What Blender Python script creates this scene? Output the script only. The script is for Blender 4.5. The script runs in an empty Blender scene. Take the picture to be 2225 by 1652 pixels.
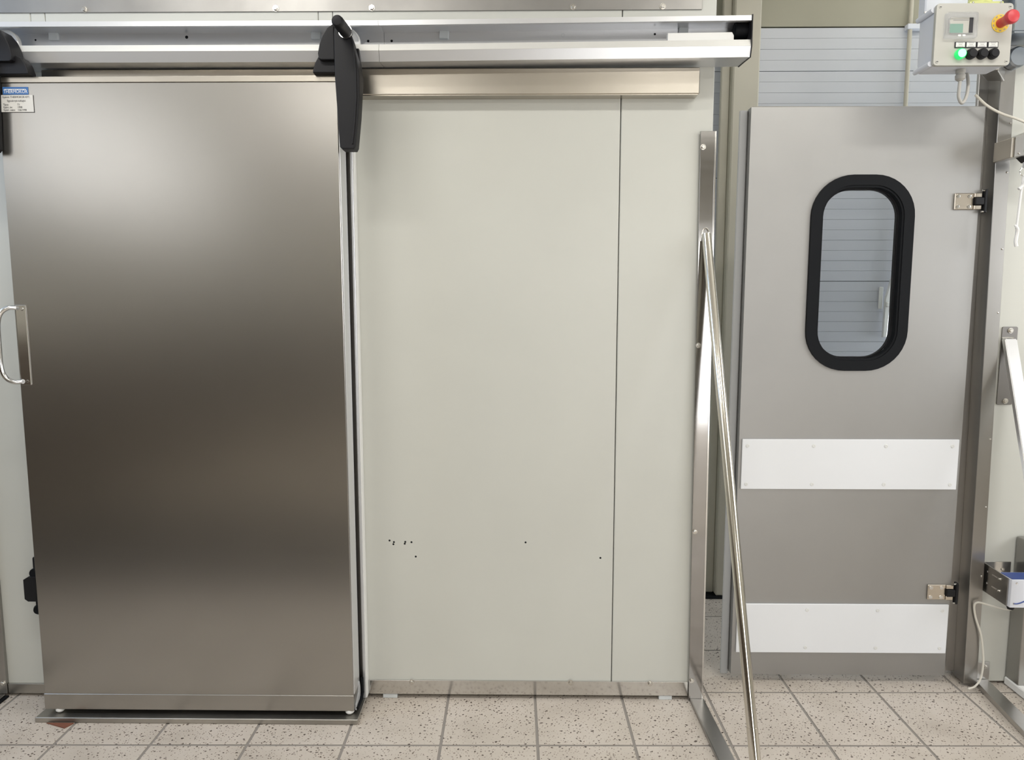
import bpy, bmesh, math, random
from mathutils import Vector, Matrix
R = math.radians
random.seed(7)
scene = bpy.context.scene
COL = scene.collection

# ------------------------------------------------------------------ camera
cd = bpy.data.cameras.new('camera'); cam = bpy.data.objects.new('camera', cd); COL.objects.link(cam)
cam.location = (0, 0, 1.5)
cam.rotation_euler = (R(90 - 6.5), 0, R(0.7))
cd.sensor_fit = 'HORIZONTAL'; cd.sensor_width = 36.0
cd.lens = 36.0 * 1545.0 / 2225.0
cd.clip_start = 0.05; cd.clip_end = 100
scene.camera = cam

# ------------------------------------------------------------------ world, light, exposure
w = bpy.data.worlds.new('world'); scene.world = w; w.use_nodes = True
w.node_tree.nodes['Background'].inputs[0].default_value = (0.80, 0.86, 1.0, 1)
w.node_tree.nodes['Background'].inputs[1].default_value = 0.4
vs = scene.view_settings
vs.view_transform = 'Standard'; vs.look = 'None'; vs.gamma = 1.0; vs.use_curve_mapping = False
vs.exposure = 0.15

def area(name, loc, rot, sx, sy, power, color):
    l = bpy.data.lights.new(name, 'AREA'); l.shape = 'RECTANGLE'; l.size = sx; l.size_y = sy
    l.energy = power; l.color = color
    o = bpy.data.objects.new(name, l); COL.objects.link(o); o.location = loc; o.rotation_euler = rot
    return o
# daylight of the side windows, then fill lights added without a known source
area('daylight_right_window', (3.93, 0.9, 1.9), (R(90), 0, R(90)), 2.0, 1.3, 44, (0.95, 0.97, 1.0))
area('daylight_left_window', (-3.33, 1.7, 2.5), (R(90), 0, R(-90)), 1.3, 0.9, 18, (0.50, 0.69, 1.0))
area('fill_light_rear', (-3.33, -1.4, 2.66), (R(90), 0, R(-90)), 3.0, 0.9, 17, (0.97, 0.98, 1.0))  # added fill high on the left wall, brightens the sliding door reflection
area('fill_light_back', (1.65, -3.13, 1.10), (R(90), 0, 0), 1.3, 2.1, 40, (0.98, 0.98, 0.98))  # added fill behind the camera, lifts the lower walls
area('fill_light_passage', (3.93, 3.12, 1.45), (R(90), 0, R(90)), 0.8, 1.5, 36, (0.86, 0.92, 1.0))  # added fill at the passage end, lights the sectional door evenly

# ------------------------------------------------------------------ materials
MATS = {}
def mat(name, color, rough=0.5, metal=0.0, **kw):
    m = bpy.data.materials.new(name); m.use_nodes = True
    b = m.node_tree.nodes['Principled BSDF']
    b.inputs['Base Color'].default_value = (*color, 1)
    b.inputs['Roughness'].default_value = rough
    b.inputs['Metallic'].default_value = metal
    for k, v in kw.items(): b.inputs[k].default_value = v
    MATS[name] = m
    return m
def nodes(m): return m.node_tree.nodes, m.node_tree.links, m.node_tree.nodes['Principled BSDF']
def coord(m, scale, kind='pos'):
    N, L, b = nodes(m)
    mp = N.new('ShaderNodeMapping'); mp.inputs['Scale'].default_value = scale
    if kind == 'pos':
        g = N.new('ShaderNodeNewGeometry'); L.new(g.outputs['Position'], mp.inputs['Vector'])
    else:
        g = N.new('ShaderNodeTexCoord'); L.new(g.outputs['Object'], mp.inputs['Vector'])
    return mp
def noise(m, scale, size, detail=3.0, kind='pos'):
    N, L, b = nodes(m)
    mp = coord(m, scale, kind); n = N.new('ShaderNodeTexNoise')
    n.inputs['Scale'].default_value = size; n.inputs['Detail'].default_value = detail
    L.new(mp.outputs[0], n.inputs['Vector']); return n
def ramp(m, src, stops):
    N, L, b = nodes(m)
    r = N.new('ShaderNodeValToRGB'); el = r.color_ramp.elements
    while len(el) < len(stops): el.new(0.5)
    for e, (p, c) in zip(el, stops):
        e.position = p; e.color = (*c, 1) if len(c) == 3 else c
    L.new(src, r.inputs[0]); return r
def steel(name, color, rough, var=0.08, grain=(1, 1, 60), dirt=0.12, aniso=0.0, bump=0.0):
    m = mat(name, color, rough, 1.0)
    N, L, b = nodes(m)
    n = noise(m, grain, 6, 4)
    mr = N.new('ShaderNodeMapRange'); mr.inputs[3].default_value = rough - var / 2; mr.inputs[4].default_value = rough + var / 2
    L.new(n.outputs[0], mr.inputs[0]); L.new(mr.outputs[0], b.inputs['Roughness'])
    n2 = noise(m, (1, 1, 1), 3.5, 5)
    c0 = tuple(v * (1 - dirt) for v in color)
    r = ramp(m, n2.outputs[0], [(0.3, c0), (0.7, color)])
    L.new(r.outputs[0], b.inputs['Base Color'])
    if aniso: b.inputs['Anisotropic'].default_value = aniso
    if bump:
        bp = N.new('ShaderNodeBump'); bp.inputs['Strength'].default_value = bump; bp.inputs['Distance'].default_value = 0.01
        n3 = noise(m, (1, 1, 1), 2.2, 2); L.new(n3.outputs[0], bp.inputs['Height']); L.new(bp.outputs[0], b.inputs['Normal'])
    return m
def paint(name, color, rough=0.4, amt=0.05, size=2.0):
    m = mat(name, color, rough); N, L, b = nodes(m)
    n = noise(m, (1, 1, 1), size, 4)
    r = ramp(m, n.outputs[0], [(0.3, tuple(v * (1 - amt) for v in color)), (0.7, color)])
    L.new(r.outputs[0], b.inputs['Base Color']); return m

paint('cream_panel', (0.605, 0.61, 0.565), 0.38, 0.05)
paint('cream_panel_edge', (0.74, 0.73, 0.67), 0.4, 0.03)
paint('cream_column', (0.56, 0.53, 0.44), 0.45, 0.08)
paint('olive_wall', (0.40, 0.385, 0.30), 0.6, 0.08)
paint('room_wall', (0.55, 0.53, 0.47), 0.7, 0.06)
paint('added_band_dark', (0.10, 0.075, 0.055), 0.6, 0.15)
paint('ceiling_paint', (0.78, 0.77, 0.73), 0.8, 0.03)
paint('slat_paint', (0.60, 0.62, 0.66), 0.4, 0.04)
steel('door_steel', (0.42, 0.405, 0.38), 0.28, 0.02, (6, 1, 60), 0.04)
steel('swing_steel', (0.405, 0.402, 0.395), 0.50, 0.02, (6, 1, 60), 0.05, bump=0.10)
steel('plate_steel', (0.40, 0.39, 0.375), 0.46, 0.06, (3, 1, 3), 0.3)
steel('header_steel', (0.58, 0.54, 0.475), 0.30, 0.05, (2, 1, 60), 0.16, bump=0.06)
steel('bright_steel', (0.66, 0.65, 0.63), 0.14, 0.06, (1, 1, 8), 0.08)
steel('strip_steel', (0.38, 0.37, 0.36), 0.11, 0.06, (1, 1, 8), 0.15, bump=0.12)
steel('tube_steel', (0.88, 0.88, 0.88), 0.34)
steel('dark_steel', (0.24, 0.23, 0.22), 0.34)
steel('post_steel', (0.39, 0.38, 0.365), 0.30, 0.08, (60, 1, 2), 0.08)
steel('frame_steel', (0.55, 0.54, 0.525), 0.32, 0.08, (60, 1, 2), 0.08)
steel('chrome', (0.80, 0.80, 0.80), 0.10, 0.04)
steel('pole_steel', (0.72, 0.69, 0.62), 0.13, 0.06, (30, 30, 1), 0.10)
steel('bolt_steel', (0.66, 0.64, 0.60), 0.25)
steel('hinge_steel', (0.66, 0.60, 0.52), 0.24)
steel('guide_steel', (0.52, 0.50, 0.46), 0.42, 0.12, (4, 40, 1), 0.35)
steel('trunk_steel', (0.40, 0.44, 0.49), 0.32)
mat('alu_light', (0.86, 0.86, 0.83), 0.40, 0.5)
mat('alu_grey', (0.74, 0.75, 0.77), 0.34, 0.75)
mat('black_plastic', (0.010, 0.010, 0.012), 0.5, 0.0, **{'Specular IOR Level': 0.3})
mat('black_rubber', (0.007, 0.008, 0.010), 0.6, 0.0, **{'Specular IOR Level': 0.15})
mat('dark_gasket', (0.055, 0.048, 0.042), 0.55)
mat('grey_gasket', (0.42, 0.43, 0.44), 0.5)
mat('grey_plastic', (0.62, 0.65, 0.66), 0.45)
mat('white_plastic', (0.84, 0.84, 0.82), 0.4)
mat('white_board', (0.80, 0.82, 0.85), 0.35)
mat('board_screw', (0.74, 0.75, 0.74), 0.4)
mat('box_cream', (0.49, 0.485, 0.445), 0.35)
mat('box_grey', (0.72, 0.75, 0.82), 0.4)
mat('red_plastic', (0.58, 0.05, 0.06), 0.4)
mat('yellow_disc', (0.78, 0.55, 0.06), 0.45)
mat('label_paper', (0.78, 0.78, 0.74), 0.6)
mat('ink', (0.03, 0.03, 0.035), 0.6)
mat('ink_grey', (0.30, 0.30, 0.30), 0.6)
mat('logo_blue', (0.05, 0.16, 0.42), 0.4)
mat('logo_white', (0.82, 0.84, 0.86), 0.4)
mat('sticker', (0.70, 0.69, 0.66), 0.35, 0.0)
mat('lcd', (0.22, 0.36, 0.30), 0.25)
mat('rope_white', (0.86, 0.86, 0.86), 0.8)
mat('cable_white', (0.72, 0.69, 0.61), 0.5)
mat('cable_grey', (0.42, 0.41, 0.38), 0.45)
mat('sensor_white', (0.72, 0.74, 0.80), 0.4)
mat('sensor_blue', (0.05, 0.09, 0.30), 0.4)
mat('brown_wood', (0.20, 0.075, 0.045), 0.6)
paint('added_mat_dark', (0.035, 0.030, 0.027), 0.7, 0.2)
mat('grout', (0.30, 0.275, 0.25), 0.85)
mat('green_lamp', (0.05, 0.75, 0.30), 0.3, 0.0)
b = MATS['green_lamp'].node_tree.nodes['Principled BSDF']
b.inputs['Emission Color'].default_value = (0.42, 1.0, 0.56, 1); b.inputs['Emission Strength'].default_value = 1.5
mat('green_rim', (0.02, 0.55, 0.12), 0.3)
b = MATS['green_rim'].node_tree.nodes['Principled BSDF']
b.inputs['Emission Color'].default_value = (0.02, 0.9, 0.2, 1); b.inputs['Emission Strength'].default_value = 0.6
mat('lamp_tube', (1, 1, 1), 0.5)
b = MATS['lamp_tube'].node_tree.nodes['Principled BSDF']
b.inputs['Emission Color'].default_value = (1.0, 0.93, 0.80, 1); b.inputs['Emission Strength'].default_value = 6.0
mat('clear_plastic', (0.93, 0.94, 0.97), 0.08, 0.0, **{'Transmission Weight': 0.85, 'IOR': 1.25, 'Alpha': 0.6})
mat('glass', (0.97, 0.98, 1.0), 0.0, 0.0, **{'Transmission Weight': 1.0, 'IOR': 1.08})
mat('beacon_yellow', (0.86, 0.90, 0.38), 0.2, 0.0, **{'Transmission Weight': 0.3})
m = MATS['black_plastic']; N, L, b = nodes(m)
n = noise(m, (1, 1, 1), 900, 2); bp = N.new('ShaderNodeBump'); bp.inputs['Strength'].default_value = 0.08
bp.inputs['Distance'].default_value = 0.001
L.new(n.outputs[0], bp.inputs['Height']); L.new(bp.outputs[0], b.inputs['Normal'])

# speckled floor tile (world position, so the speckles differ from tile to tile)
def tile_material():
    m = mat('speckled_tile', (0.60, 0.52, 0.42), 0.42); N, L, b = nodes(m)
    n = noise(m, (1, 1, 1), 5, 5)
    base = ramp(m, n.outputs[0], [(0.28, (0.51, 0.455, 0.395)), (0.5, (0.585, 0.525, 0.46)), (0.75, (0.64, 0.58, 0.52))])
    cur = base.outputs[0]
    for scale, thr, cut, colr, rot in ((70, 0.23, 0.47, (0.085, 0.062, 0.05), 0.6), (125, 0.25, 0.42, (0.17, 0.125, 0.095), 0.35)):
        mp = coord(m, (0.8, 1.0, 1.0)); mp.inputs['Rotation'].default_value = (0, 0, rot)
        nz = noise(m, (1, 1, 1), 60, 2)
        mixv = N.new('ShaderNodeVectorMath'); mixv.operation = 'MULTIPLY_ADD'
        L.new(nz.outputs['Color'], mixv.inputs[0]); mixv.inputs[1].default_value = (0.012, 0.012, 0); L.new(mp.outputs[0], mixv.inputs[2])
        v = N.new('ShaderNodeTexVoronoi'); v.voronoi_dimensions = '2D'; v.inputs['Scale'].default_value = scale
        L.new(mixv.outputs[0], v.inputs['Vector'])
        sep = N.new('ShaderNodeSeparateColor'); L.new(v.outputs['Color'], sep.inputs[0])
        # radius of the speck depends on the cell, some cells carry none
        rad = N.new('ShaderNodeMapRange'); rad.inputs[1].default_value = cut; rad.inputs[2].default_value = 1.0
        rad.inputs[3].default_value = 0.0; rad.inputs[4].default_value = thr
        L.new(sep.outputs[0], rad.inputs[0])
        lt = N.new('ShaderNodeMath'); lt.operation = 'LESS_THAN'; L.new(v.outputs['Distance'], lt.inputs[0]); L.new(rad.outputs[0], lt.inputs[1])
        mx = N.new('ShaderNodeMix'); mx.data_type = 'RGBA'
        L.new(lt.outputs[0], mx.inputs['Factor']); L.new(cur, mx.inputs[6]); mx.inputs[7].default_value = (*colr, 1)
        cur = mx.outputs[2]
    L.new(cur, b.inputs['Base Color'])
    n3 = noise(m, (1, 1, 1), 12, 3); mr = N.new('ShaderNodeMapRange'); mr.inputs[3].default_value = 0.32; mr.inputs[4].default_value = 0.55
    L.new(n3.outputs[0], mr.inputs[0]); L.new(mr.outputs[0], b.inputs['Roughness'])
tile_material()

# ------------------------------------------------------------------ object helpers
WL = {}
def tag(o, label=None, cat=None, group=None, kind=None):
    if label: o['label'] = label
    if cat: o['category'] = cat
    if group: o['group'] = group
    if kind: o['kind'] = kind
    return o
def thing(name, loc, label, cat, group=None):
    o = bpy.data.objects.new(name, None); COL.objects.link(o); o.location = loc
    o.empty_display_size = 0.05; WL[o.name] = Vector(loc)
    return tag(o, label, cat, group)
def link(name, me, m, parent, center):
    o = bpy.data.objects.new(name, me); COL.objects.link(o)
    if m and not me.materials: me.materials.append(MATS[m])
    c = Vector(center); WL[o.name] = c
    if parent is not None:
        o.parent = parent; o.location = c - WL[parent.name]
    else: o.location = c
    return o
def finish(name, bm, m, parent=None, smooth=False):
    bmesh.ops.recalc_face_normals(bm, faces=bm.faces)
    lo = Vector((min(v.co[i] for v in bm.verts) for i in range(3))); hi = Vector((max(v.co[i] for v in bm.verts) for i in range(3)))
    c = (lo + hi) / 2; c.z = lo.z
    bmesh.ops.translate(bm, verts=bm.verts, vec=-c)
    me = bpy.data.meshes.new(name); bm.to_mesh(me); bm.free()
    if smooth:
        for p in me.polygons: p.use_smooth = True
        me.set_sharp_from_angle(angle=R(38))
    o = link(name, me, m, parent, c)
    if smooth:
        wn = o.modifiers.new('weighted_normal', 'WEIGHTED_NORMAL'); wn.keep_sharp = True
    return o
def addbox(bm, x0, x1, y0, y1, z0, z1, bevel=0.0, seg=1):
    t = bmesh.new(); bmesh.ops.create_cube(t, size=1)
    for v in t.verts:
        v.co = ((x0 + x1) / 2 + v.co.x * (x1 - x0), (y0 + y1) / 2 + v.co.y * (y1 - y0), (z0 + z1) / 2 + v.co.z * (z1 - z0))
    if bevel: bmesh.ops.bevel(t, geom=t.edges[:], offset=bevel, segments=seg, affect='EDGES', profile=0.5)
    me = bpy.data.meshes.new('t'); t.to_mesh(me); t.free(); bm.from_mesh(me); bpy.data.meshes.remove(me)
def box(name, x0, x1, y0, y1, z0, z1, m, parent=None, bevel=0.0, seg=1):
    bm = bmesh.new(); addbox(bm, x0, x1, y0, y1, z0, z1, bevel, seg); return finish(name, bm, m, parent, seg > 1)
AX = {'x': lambda a, u, v: (a, u, v), 'y': lambda a, u, v: (u, a, v), 'z': lambda a, u, v: (u, v, a)}
def addprism(bm, pts, axis, a0, a1, bevel=0.0, seg=2, caponly=None):
    t = bmesh.new(); f = AX[axis]
    A = [t.verts.new(f(a0, u, v)) for u, v in pts]; B = [t.verts.new(f(a1, u, v)) for u, v in pts]
    n = len(pts)
    fa = t.faces.new(A); fb = t.faces.new(B[::-1])
    for i in range(n): t.faces.new((A[i], B[i], B[(i + 1) % n], A[(i + 1) % n]))
    bmesh.ops.recalc_face_normals(t, faces=t.faces)
    if bevel:
        ed = list(fa.edges) if caponly else list(fa.edges) + list(fb.edges)
        bmesh.ops.bevel(t, geom=ed, offset=bevel, segments=seg, affect='EDGES', profile=0.5, clamp_overlap=True)
    me = bpy.data.meshes.new('t'); t.to_mesh(me); t.free(); bm.from_mesh(me); bpy.data.meshes.remove(me)
def prism(name, pts, axis, a0, a1, m, parent=None, bevel=0.0, smooth=False, caponly=None):
    bm = bmesh.new(); addprism(bm, pts, axis, a0, a1, bevel, 2, caponly); return finish(name, bm, m, parent, smooth)
def ringprism(name, outer, inner, axis, a0, a1, m, parent=None, smooth=True):
    bm = bmesh.new(); f = AX[axis]; n = len(outer)
    V = [[bm.verts.new(f(a, u, v)) for u, v in P] for P in (outer, inner) for a in (a0, a1)]
    for i in range(n):
        j = (i + 1) % n
        bm.faces.new((V[0][i], V[0][j], V[2][j], V[2][i])); bm.faces.new((V[1][i], V[3][i], V[3][j], V[1][j]))
        bm.faces.new((V[0][i], V[1][i], V[1][j], V[0][j])); bm.faces.new((V[2][i], V[2][j], V[3][j], V[3][i]))
    return finish(name, bm, m, parent, smooth)
def rrect(x0, x1, z0, z1, r, n=8):
    out = []
    for cx, cz, a in ((x1 - r, z1 - r, 0), (x0 + r, z1 - r, 90), (x0 + r, z0 + r, 180), (x1 - r, z0 + r, 270)):
        for k in range(n + 1):
            t = R(a + 90 * k / n); out.append((cx + r * math.cos(t), cz + r * math.sin(t)))
    return out
def frame_of(d):
    d = d.normalized(); up = Vector((0, 0, 1)) if abs(d.z) < 0.9 else Vector((1, 0, 0))
    a = d.cross(up).normalized(); return a, d.cross(a).normalized()
def addtube(bm, pts, r, n=10, cap=True):
    pts = [Vector(p) for p in pts]; rings = []; k = len(pts); pa = None
    for i, p in enumerate(pts):
        d = (pts[min(i + 1, k - 1)] - pts[max(i - 1, 0)]).normalized()
        if pa is None: a, _ = frame_of(d)
        else: a = (pa - d * pa.dot(d)).normalized()
        pa = a; b2 = d.cross(a); rr = r[i] if isinstance(r, (list, tuple)) else r
        rings.append([bm.verts.new(p + a * rr * math.cos(2 * math.pi * j / n) + b2 * rr * math.sin(2 * math.pi * j / n)) for j in range(n)])
    for i in range(k - 1):
        for j in range(n):
            bm.faces.new((rings[i][j], rings[i][(j + 1) % n], rings[i + 1][(j + 1) % n], rings[i + 1][j]))
    if cap: bm.faces.new(rings[0][::-1]); bm.faces.new(rings[-1])
def tube(name, pts, r, m, parent=None, n=10):
    bm = bmesh.new(); addtube(bm, pts, r, n); return finish(name, bm, m, parent, True)
def spline(pts, n=8):
    P = [Vector(p) for p in pts]; P = [2 * P[0] - P[1]] + P + [2 * P[-1] - P[-2]]; out = []
    for i in range(1, len(P) - 2):
        for k in range(n):
            t = k / n
            out.append(0.5 * ((2 * P[i]) + (P[i + 1] - P[i - 1]) * t + (2 * P[i - 1] - 5 * P[i] + 4 * P[i + 1] - P[i + 2]) * t * t + (3 * P[i] - P[i - 1] - 3 * P[i + 1] + P[i + 2]) * t ** 3))
    out.append(P[-2]); return out
def addlathe(bm, prof, c, d, n=20):
    c = Vector(c); d = Vector(d).normalized(); a, b2 = frame_of(d); rings = []
    for r, h in prof:
        if r < 1e-6: rings.append([bm.verts.new(c + d * h)])
        else: rings.append([bm.verts.new(c + d * h + a * r * math.cos(2 * math.pi * j / n) + b2 * r * math.sin(2 * math.pi * j / n)) for j in range(n)])
    for A, B in zip(rings, rings[1:]):
        for j in range(n):
            q = [A[j % len(A)], A[(j + 1) % n % len(A)], B[(j + 1) % n % len(B)], B[j % len(B)]]
            q = list(dict.fromkeys(q))
            if len(q) > 2: bm.faces.new(q)
    if len(rings[0]) > 1: bm.faces.new(rings[0])
    if len(rings[-1]) > 1: bm.faces.new(rings[-1])
def lathe(name, prof, c, d, m, parent=None, n=20):
    bm = bmesh.new(); addlathe(bm, prof, c, d, n); return finish(name, bm, m, parent, True)
# shared small hardware, facing the camera side (-Y)
FAST = {}
def fastener(kind):
    if kind in FAST: return FAST[kind]
    bm = bmesh.new()
    if kind == 'hex':
        addlathe(bm, [(0.0105, 0), (0.0105, 0.0018), (0.0, 0.0018)], (0, 0, 0), (0, -1, 0), 14)
        addlathe(bm, [(0.0078, 0.0018), (0.0078, 0.0065), (0.0062, 0.0078), (0, 0.0078)], (0, 0, 0), (0, -1, 0), 6)
        mm = 'bolt_steel'
    elif kind == 'rivet':
        addlathe(bm, [(0.004, 0), (0.0034, 0.0016), (0.0018, 0.0026), (0, 0.0028)], (0, 0, 0), (0, -1, 0), 10); mm = 'bolt_steel'
    elif kind == 'csk':
        addlathe(bm, [(0.0075, 0), (0.0072, 0.0012), (0.0045, 0.0014), (0.004, 0.0004), (0, 0.0004)], (0, 0, 0), (0, -1, 0), 14); mm = 'chrome'
    elif kind == 'board':
        addlathe(bm, [(0.0072, 0), (0.0068, 0.0014), (0.003, 0.002), (0.0026, 0.0012), (0, 0.0012)], (0, 0, 0), (0, -1, 0), 12); mm = 'board_screw'
    elif kind == 'hole':
        addlathe(bm, [(0.0042, 0), (0.0036, 0.0005), (0.0024, 0.0003), (0, 0.0002)], (0, 0, 0), (0, -1, 0), 10); mm = 'black_rubber'
    elif kind == 'slot':
        addlathe(bm, [(0.0055, 0), (0.005, 0.001), (0, 0.0012)], (0, 0, 0), (0, -1, 0), 12)
        addbox(bm, -0.0035, 0.0035, -0.0018, -0.001, -0.0008, 0.0008); mm = 'box_cream'
    bmesh.ops.recalc_face_normals(bm, faces=bm.faces)
    me = bpy.data.meshes.new(kind); bm.to_mesh(me); bm.free(); me.materials.append(MATS[mm])
    FAST[kind] = me; return me
def fix(name, kind, pos, parent): return link(name, fastener(kind), None, parent, pos)
def text(name, body, size, pos, m, parent, align='LEFT', sx=1.0):
    cu = bpy.data.curves.new(name, 'FONT'); cu.body = body; cu.size = size; cu.align_x = align; cu.extrude = 0.0002
    cu.resolution_u = 3
    t = bpy.data.objects.new('t', cu); COL.objects.link(t)
    bpy.context.view_layer.update()
    me = bpy.data.meshes.new_from_object(t.evaluated_get(bpy.context.evaluated_depsgraph_get()))
    bpy.data.objects.remove(t); me.name = name
    for v in me.vertices: v.co = (v.co.x * sx, -v.co.z, v.co.y)
    me.materials.clear(); me.materials.append(MATS[m])
    return link(name, me, None, parent, pos)

# ------------------------------------------------------------------ THE SETTING
YW = 2.535          # face of the cold-store wall
YR = 2.66           # face of the wall right of the swing door
RX0, RX1, RY0, RY1, RH = -3.4, 4.0, -3.2, 3.75, 3.2
fl = box('floor', RX0, RX1, RY0, RY1, -0.12, -0.0025, 'grout'); tag(fl, kind='structure')
P_, TH, G = 0.328, R(0.6), 0.0095
tme = None; cnt = 0
cs, sn = math.cos(TH), math.sin(TH)
for iy in range(-5, 5):
    for ix in range(-8, 9):
        if iy < -4 and (ix < -5 or ix > 5): continue
        u = (ix + 0.5) * P_; v = (iy + 0.5) * P_
        cx, cy = 0.059 + u * cs - v * sn, 2.25 + u * sn + v * cs
        if cy > RY1 - 0.2: continue
        if tme is None:
            bm = bmesh.new(); h = (P_ - G) / 2; addbox(bm, -h, h, -h, h, -0.0024, 0, 0.0008)
            tme = bpy.data.meshes.new('tile'); bm.to_mesh(tme); bm.free(); tme.materials.append(MATS['speckled_tile'])
        o = link('tile', tme, None, fl, (cx, cy, random.uniform(-0.0004, 0.0002)))
        o.rotation_euler = (random.uniform(-0.0006, 0.0006), random.uniform(-0.0006, 0.0006), TH); cnt += 1
# floor surface further back in the room, behind the camera
mm = mat('tile_far', (0.56, 0.48, 0.39), 0.45); N, L, b = nodes(mm)
br = N.new('ShaderNodeTexBrick'); br.offset = 0; br.inputs['Color1'].default_value = (0.57, 0.50, 0.405, 1); br.inputs['Color2'].default_value = (0.54, 0.47, 0.38, 1)
br.inputs['Mortar'].default_value = (0.27, 0.245, 0.215, 1); br.inputs['Scale'].default_value = 1.0; br.inputs['Mortar Size'].default_value = 0.004
br.inputs['Brick Width'].default_value = P_; br.inputs['Row Height'].default_value = P_
mp = coord(mm, (1, 1, 1)); mp.inputs['Location'].default_value = (-0.059, -2.25, 0); L.new(mp.outputs[0], br.inputs['Vector']); L.new(br.outputs[0], b.inputs['Base Color'])
bf = box('floor_back', RX0, RX1, RY0, 2.25 - 5 * P_ - 0.03, -0.0025, -0.0002, 'tile_far', fl)

ce = box('ceiling', RX0, RX1, RY0, RY1, RH, RH + 0.1, 'ceiling_paint'); tag(ce, kind='structure')
wb = box('wall_back', RX0, RX1, RY0 - 0.1, RY0, 0, RH, 'room_wall'); tag(wb, kind='structure')
box('added_dark_band', RX0, RX1, RY0, RY0 + 0.03, 0.0, 1.3, 'added_band_dark', wb)  # dark band added out of view, darkens reflections in the steel
wl = box('wall_left', RX0 - 0.1, RX0, RY0, RY1, 0, RH, 'room_wall'); tag(wl, kind='structure')
box('added_dark_band', RX0, RX0 + 0.03, RY0 + 0.03, 1.2, 0.0, 1.25, 'added_band_dark', wl)  # same added band here, for the dark middle of the sliding door
wr = box('wall_right', RX1, RX1 + 0.1, RY0, RY1, 0, RH, 'room_wall'); tag(wr, kind='structure')
def window(name, axis, u0, u1, z0, z1, a0, a1):          # frame around an area light, for windows and added fills alike
    o = ringprism(name, [(u0 - 0.07, z0 - 0.07), (u1 + 0.07, z0 - 0.07), (u1 + 0.07, z1 + 0.07), (u0 - 0.07, z1 + 0.07)],
                  [(u0, z0), (u1, z0), (u1, z1), (u0, z1)], axis, a0, a1, 'white_plastic', None, False); tag(o, kind='structure')
window('window_1', 'x', -0.1, 1.9, 1.25, 2.55, RX1 - 0.06, RX1 - 0.0005)
window('window_2', 'x', 1.05, 2.35, 2.05, 2.95, RX0 + 0.0005, RX0 + 0.06)
window('fill_frame_rear', 'x', -2.9, 0.1, 2.21, 3.11, RX0 + 0.0005, RX0 + 0.06)  # frame added around the rear fill, no window known there
window('fill_frame_passage', 'x', 2.72, 3.52, 0.70, 2.20, RX1 - 0.06, RX1 - 0.0005)  # frame added around the passage fill light
window('fill_frame_back', 'y', 1.0, 2.3, 0.071, 2.15, RY0 + 0.031, RY0 + 0.06)  # door-sized frame added around the back fill light
wf = box('wall_far', RX0, RX1, RY1, RY1 + 0.1, 0, RH, 'olive_wall'); tag(wf, kind='structure')

# cold-store wall of cream panels
wc = thing('wall_front', (-0.6, YW, 0), None, None); tag(wc, kind='structure')
for x0, x1 in ((-2.72, -1.678), (-0.6410, 0.3415), (0.3445, 0.660)):
    box('panel', x0, x1, YW, YW + 0.1, 0.016, 2.95, 'cream_panel', wc, 0.0025)
box('panel', -1.627, -0.691, YW, YW + 0.1, 0.016, 2.95, 'cream_panel', wc, 0.0025)
for x0, x1 in ((-1.6765, -1.6285), (-0.6895, -0.6425)):
    box('joint_strip', x0, x1, YW + 0.0004, YW + 0.1, 0.016, 2.95, 'cream_panel', wc, 0.0015)
bk = box('panel_back', -2.72, 0.655, YW + 0.1, YW + 0.12, 0.016, 2.95, 'cream_panel', wc)
for x, z in ((-0.483, 0.614), (-0.467, 0.608), (-0.469, 0.6), (-0.425, 0.609), (-0.427, 0.602), (-0.402, 0.608), (-0.387, 0.553), (0.019, 0.609), (0.295, 0.551)):
    fix('screw_hole', 'hole', (x, YW, z), wc).scale = (0.9, 0.9, 0.9)
# return wall of the cold store, beside the passage
ws = box('wall_side', 0.55, 0.655, YW + 0.122, 3.6, 0, 2.95, 'cream_panel'); tag(ws, kind='structure')
# wall right of the swing door
wrr = thing('wall_front_right', (2.6, YR, 0), None, None); tag(wrr, kind='structure')
for x0, x1 in ((1.735, 2.40), (2.403, 3.2), (3.203, RX1 - 0.002)):
    box('panel', x0, x1, YR, YR + 0.1, 0.010, 2.95, 'cream_panel', wrr, 0.0025)
# lintel wall above the far sectional door
wln = box('wall_lintel', 0.66, 3.2, 3.60, 3.70, 2.800, RH, 'olive_wall'); tag(wln, kind='structure')

# ------------------------------------------------------------------ far sectional door and column in the passage
sd = thing('sectional_door', (1.7, 3.62, 0), 'pale grey ribbed sectional door seen behind and through the swing door', 'door')
npt = 0.0503; z = 0.03; i = 0; smesh = {}
while z < 2.79:
    z1 = min(z + npt, 2.794); pr = 0.0008 if i % 2 else 0.0
    gap = 0.0008 if i % 10 else 0.0026
    h = round(z1 - z - gap, 4)
    key = (h, pr)
    if key not in smesh:
        bm = bmesh.new(); addbox(bm, -1.15, 1.15, -0.02 - pr, 0.02, 0, h, 0.0006)
        me = bpy.data.meshes.new('slat'); bm.to_mesh(me); bm.free(); me.materials.append(MATS['slat_paint']); smesh[key] = me
    link('slat', smesh[key], None, sd, (1.88, 3.62, z)); z += npt; i += 1
box('bottom_seal', 0.73, 3.03, 3.60, 3.64, 0.0, 0.03, 'black_rubber', sd, 0.004)
box('backing', 0.73, 3.03, 3.641, 3.65, 0.03, 2.79, 'slat_paint', sd)
tube('pull_rod', [(1.853, 3.578, 1.56), (1.853, 3.578, 2.99)], 0.010, 'cream_column', sd)
box('rod_bracket', 1.835, 1.915, 3.565, 3.597, 2.775, 2.80, 'box_grey', sd, 0.003)
la = box('latch_plate', 1.785, 1.805, 3.588, 3.597, 1.45, 1.56, 'alu_light', sd, 0.003)
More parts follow.
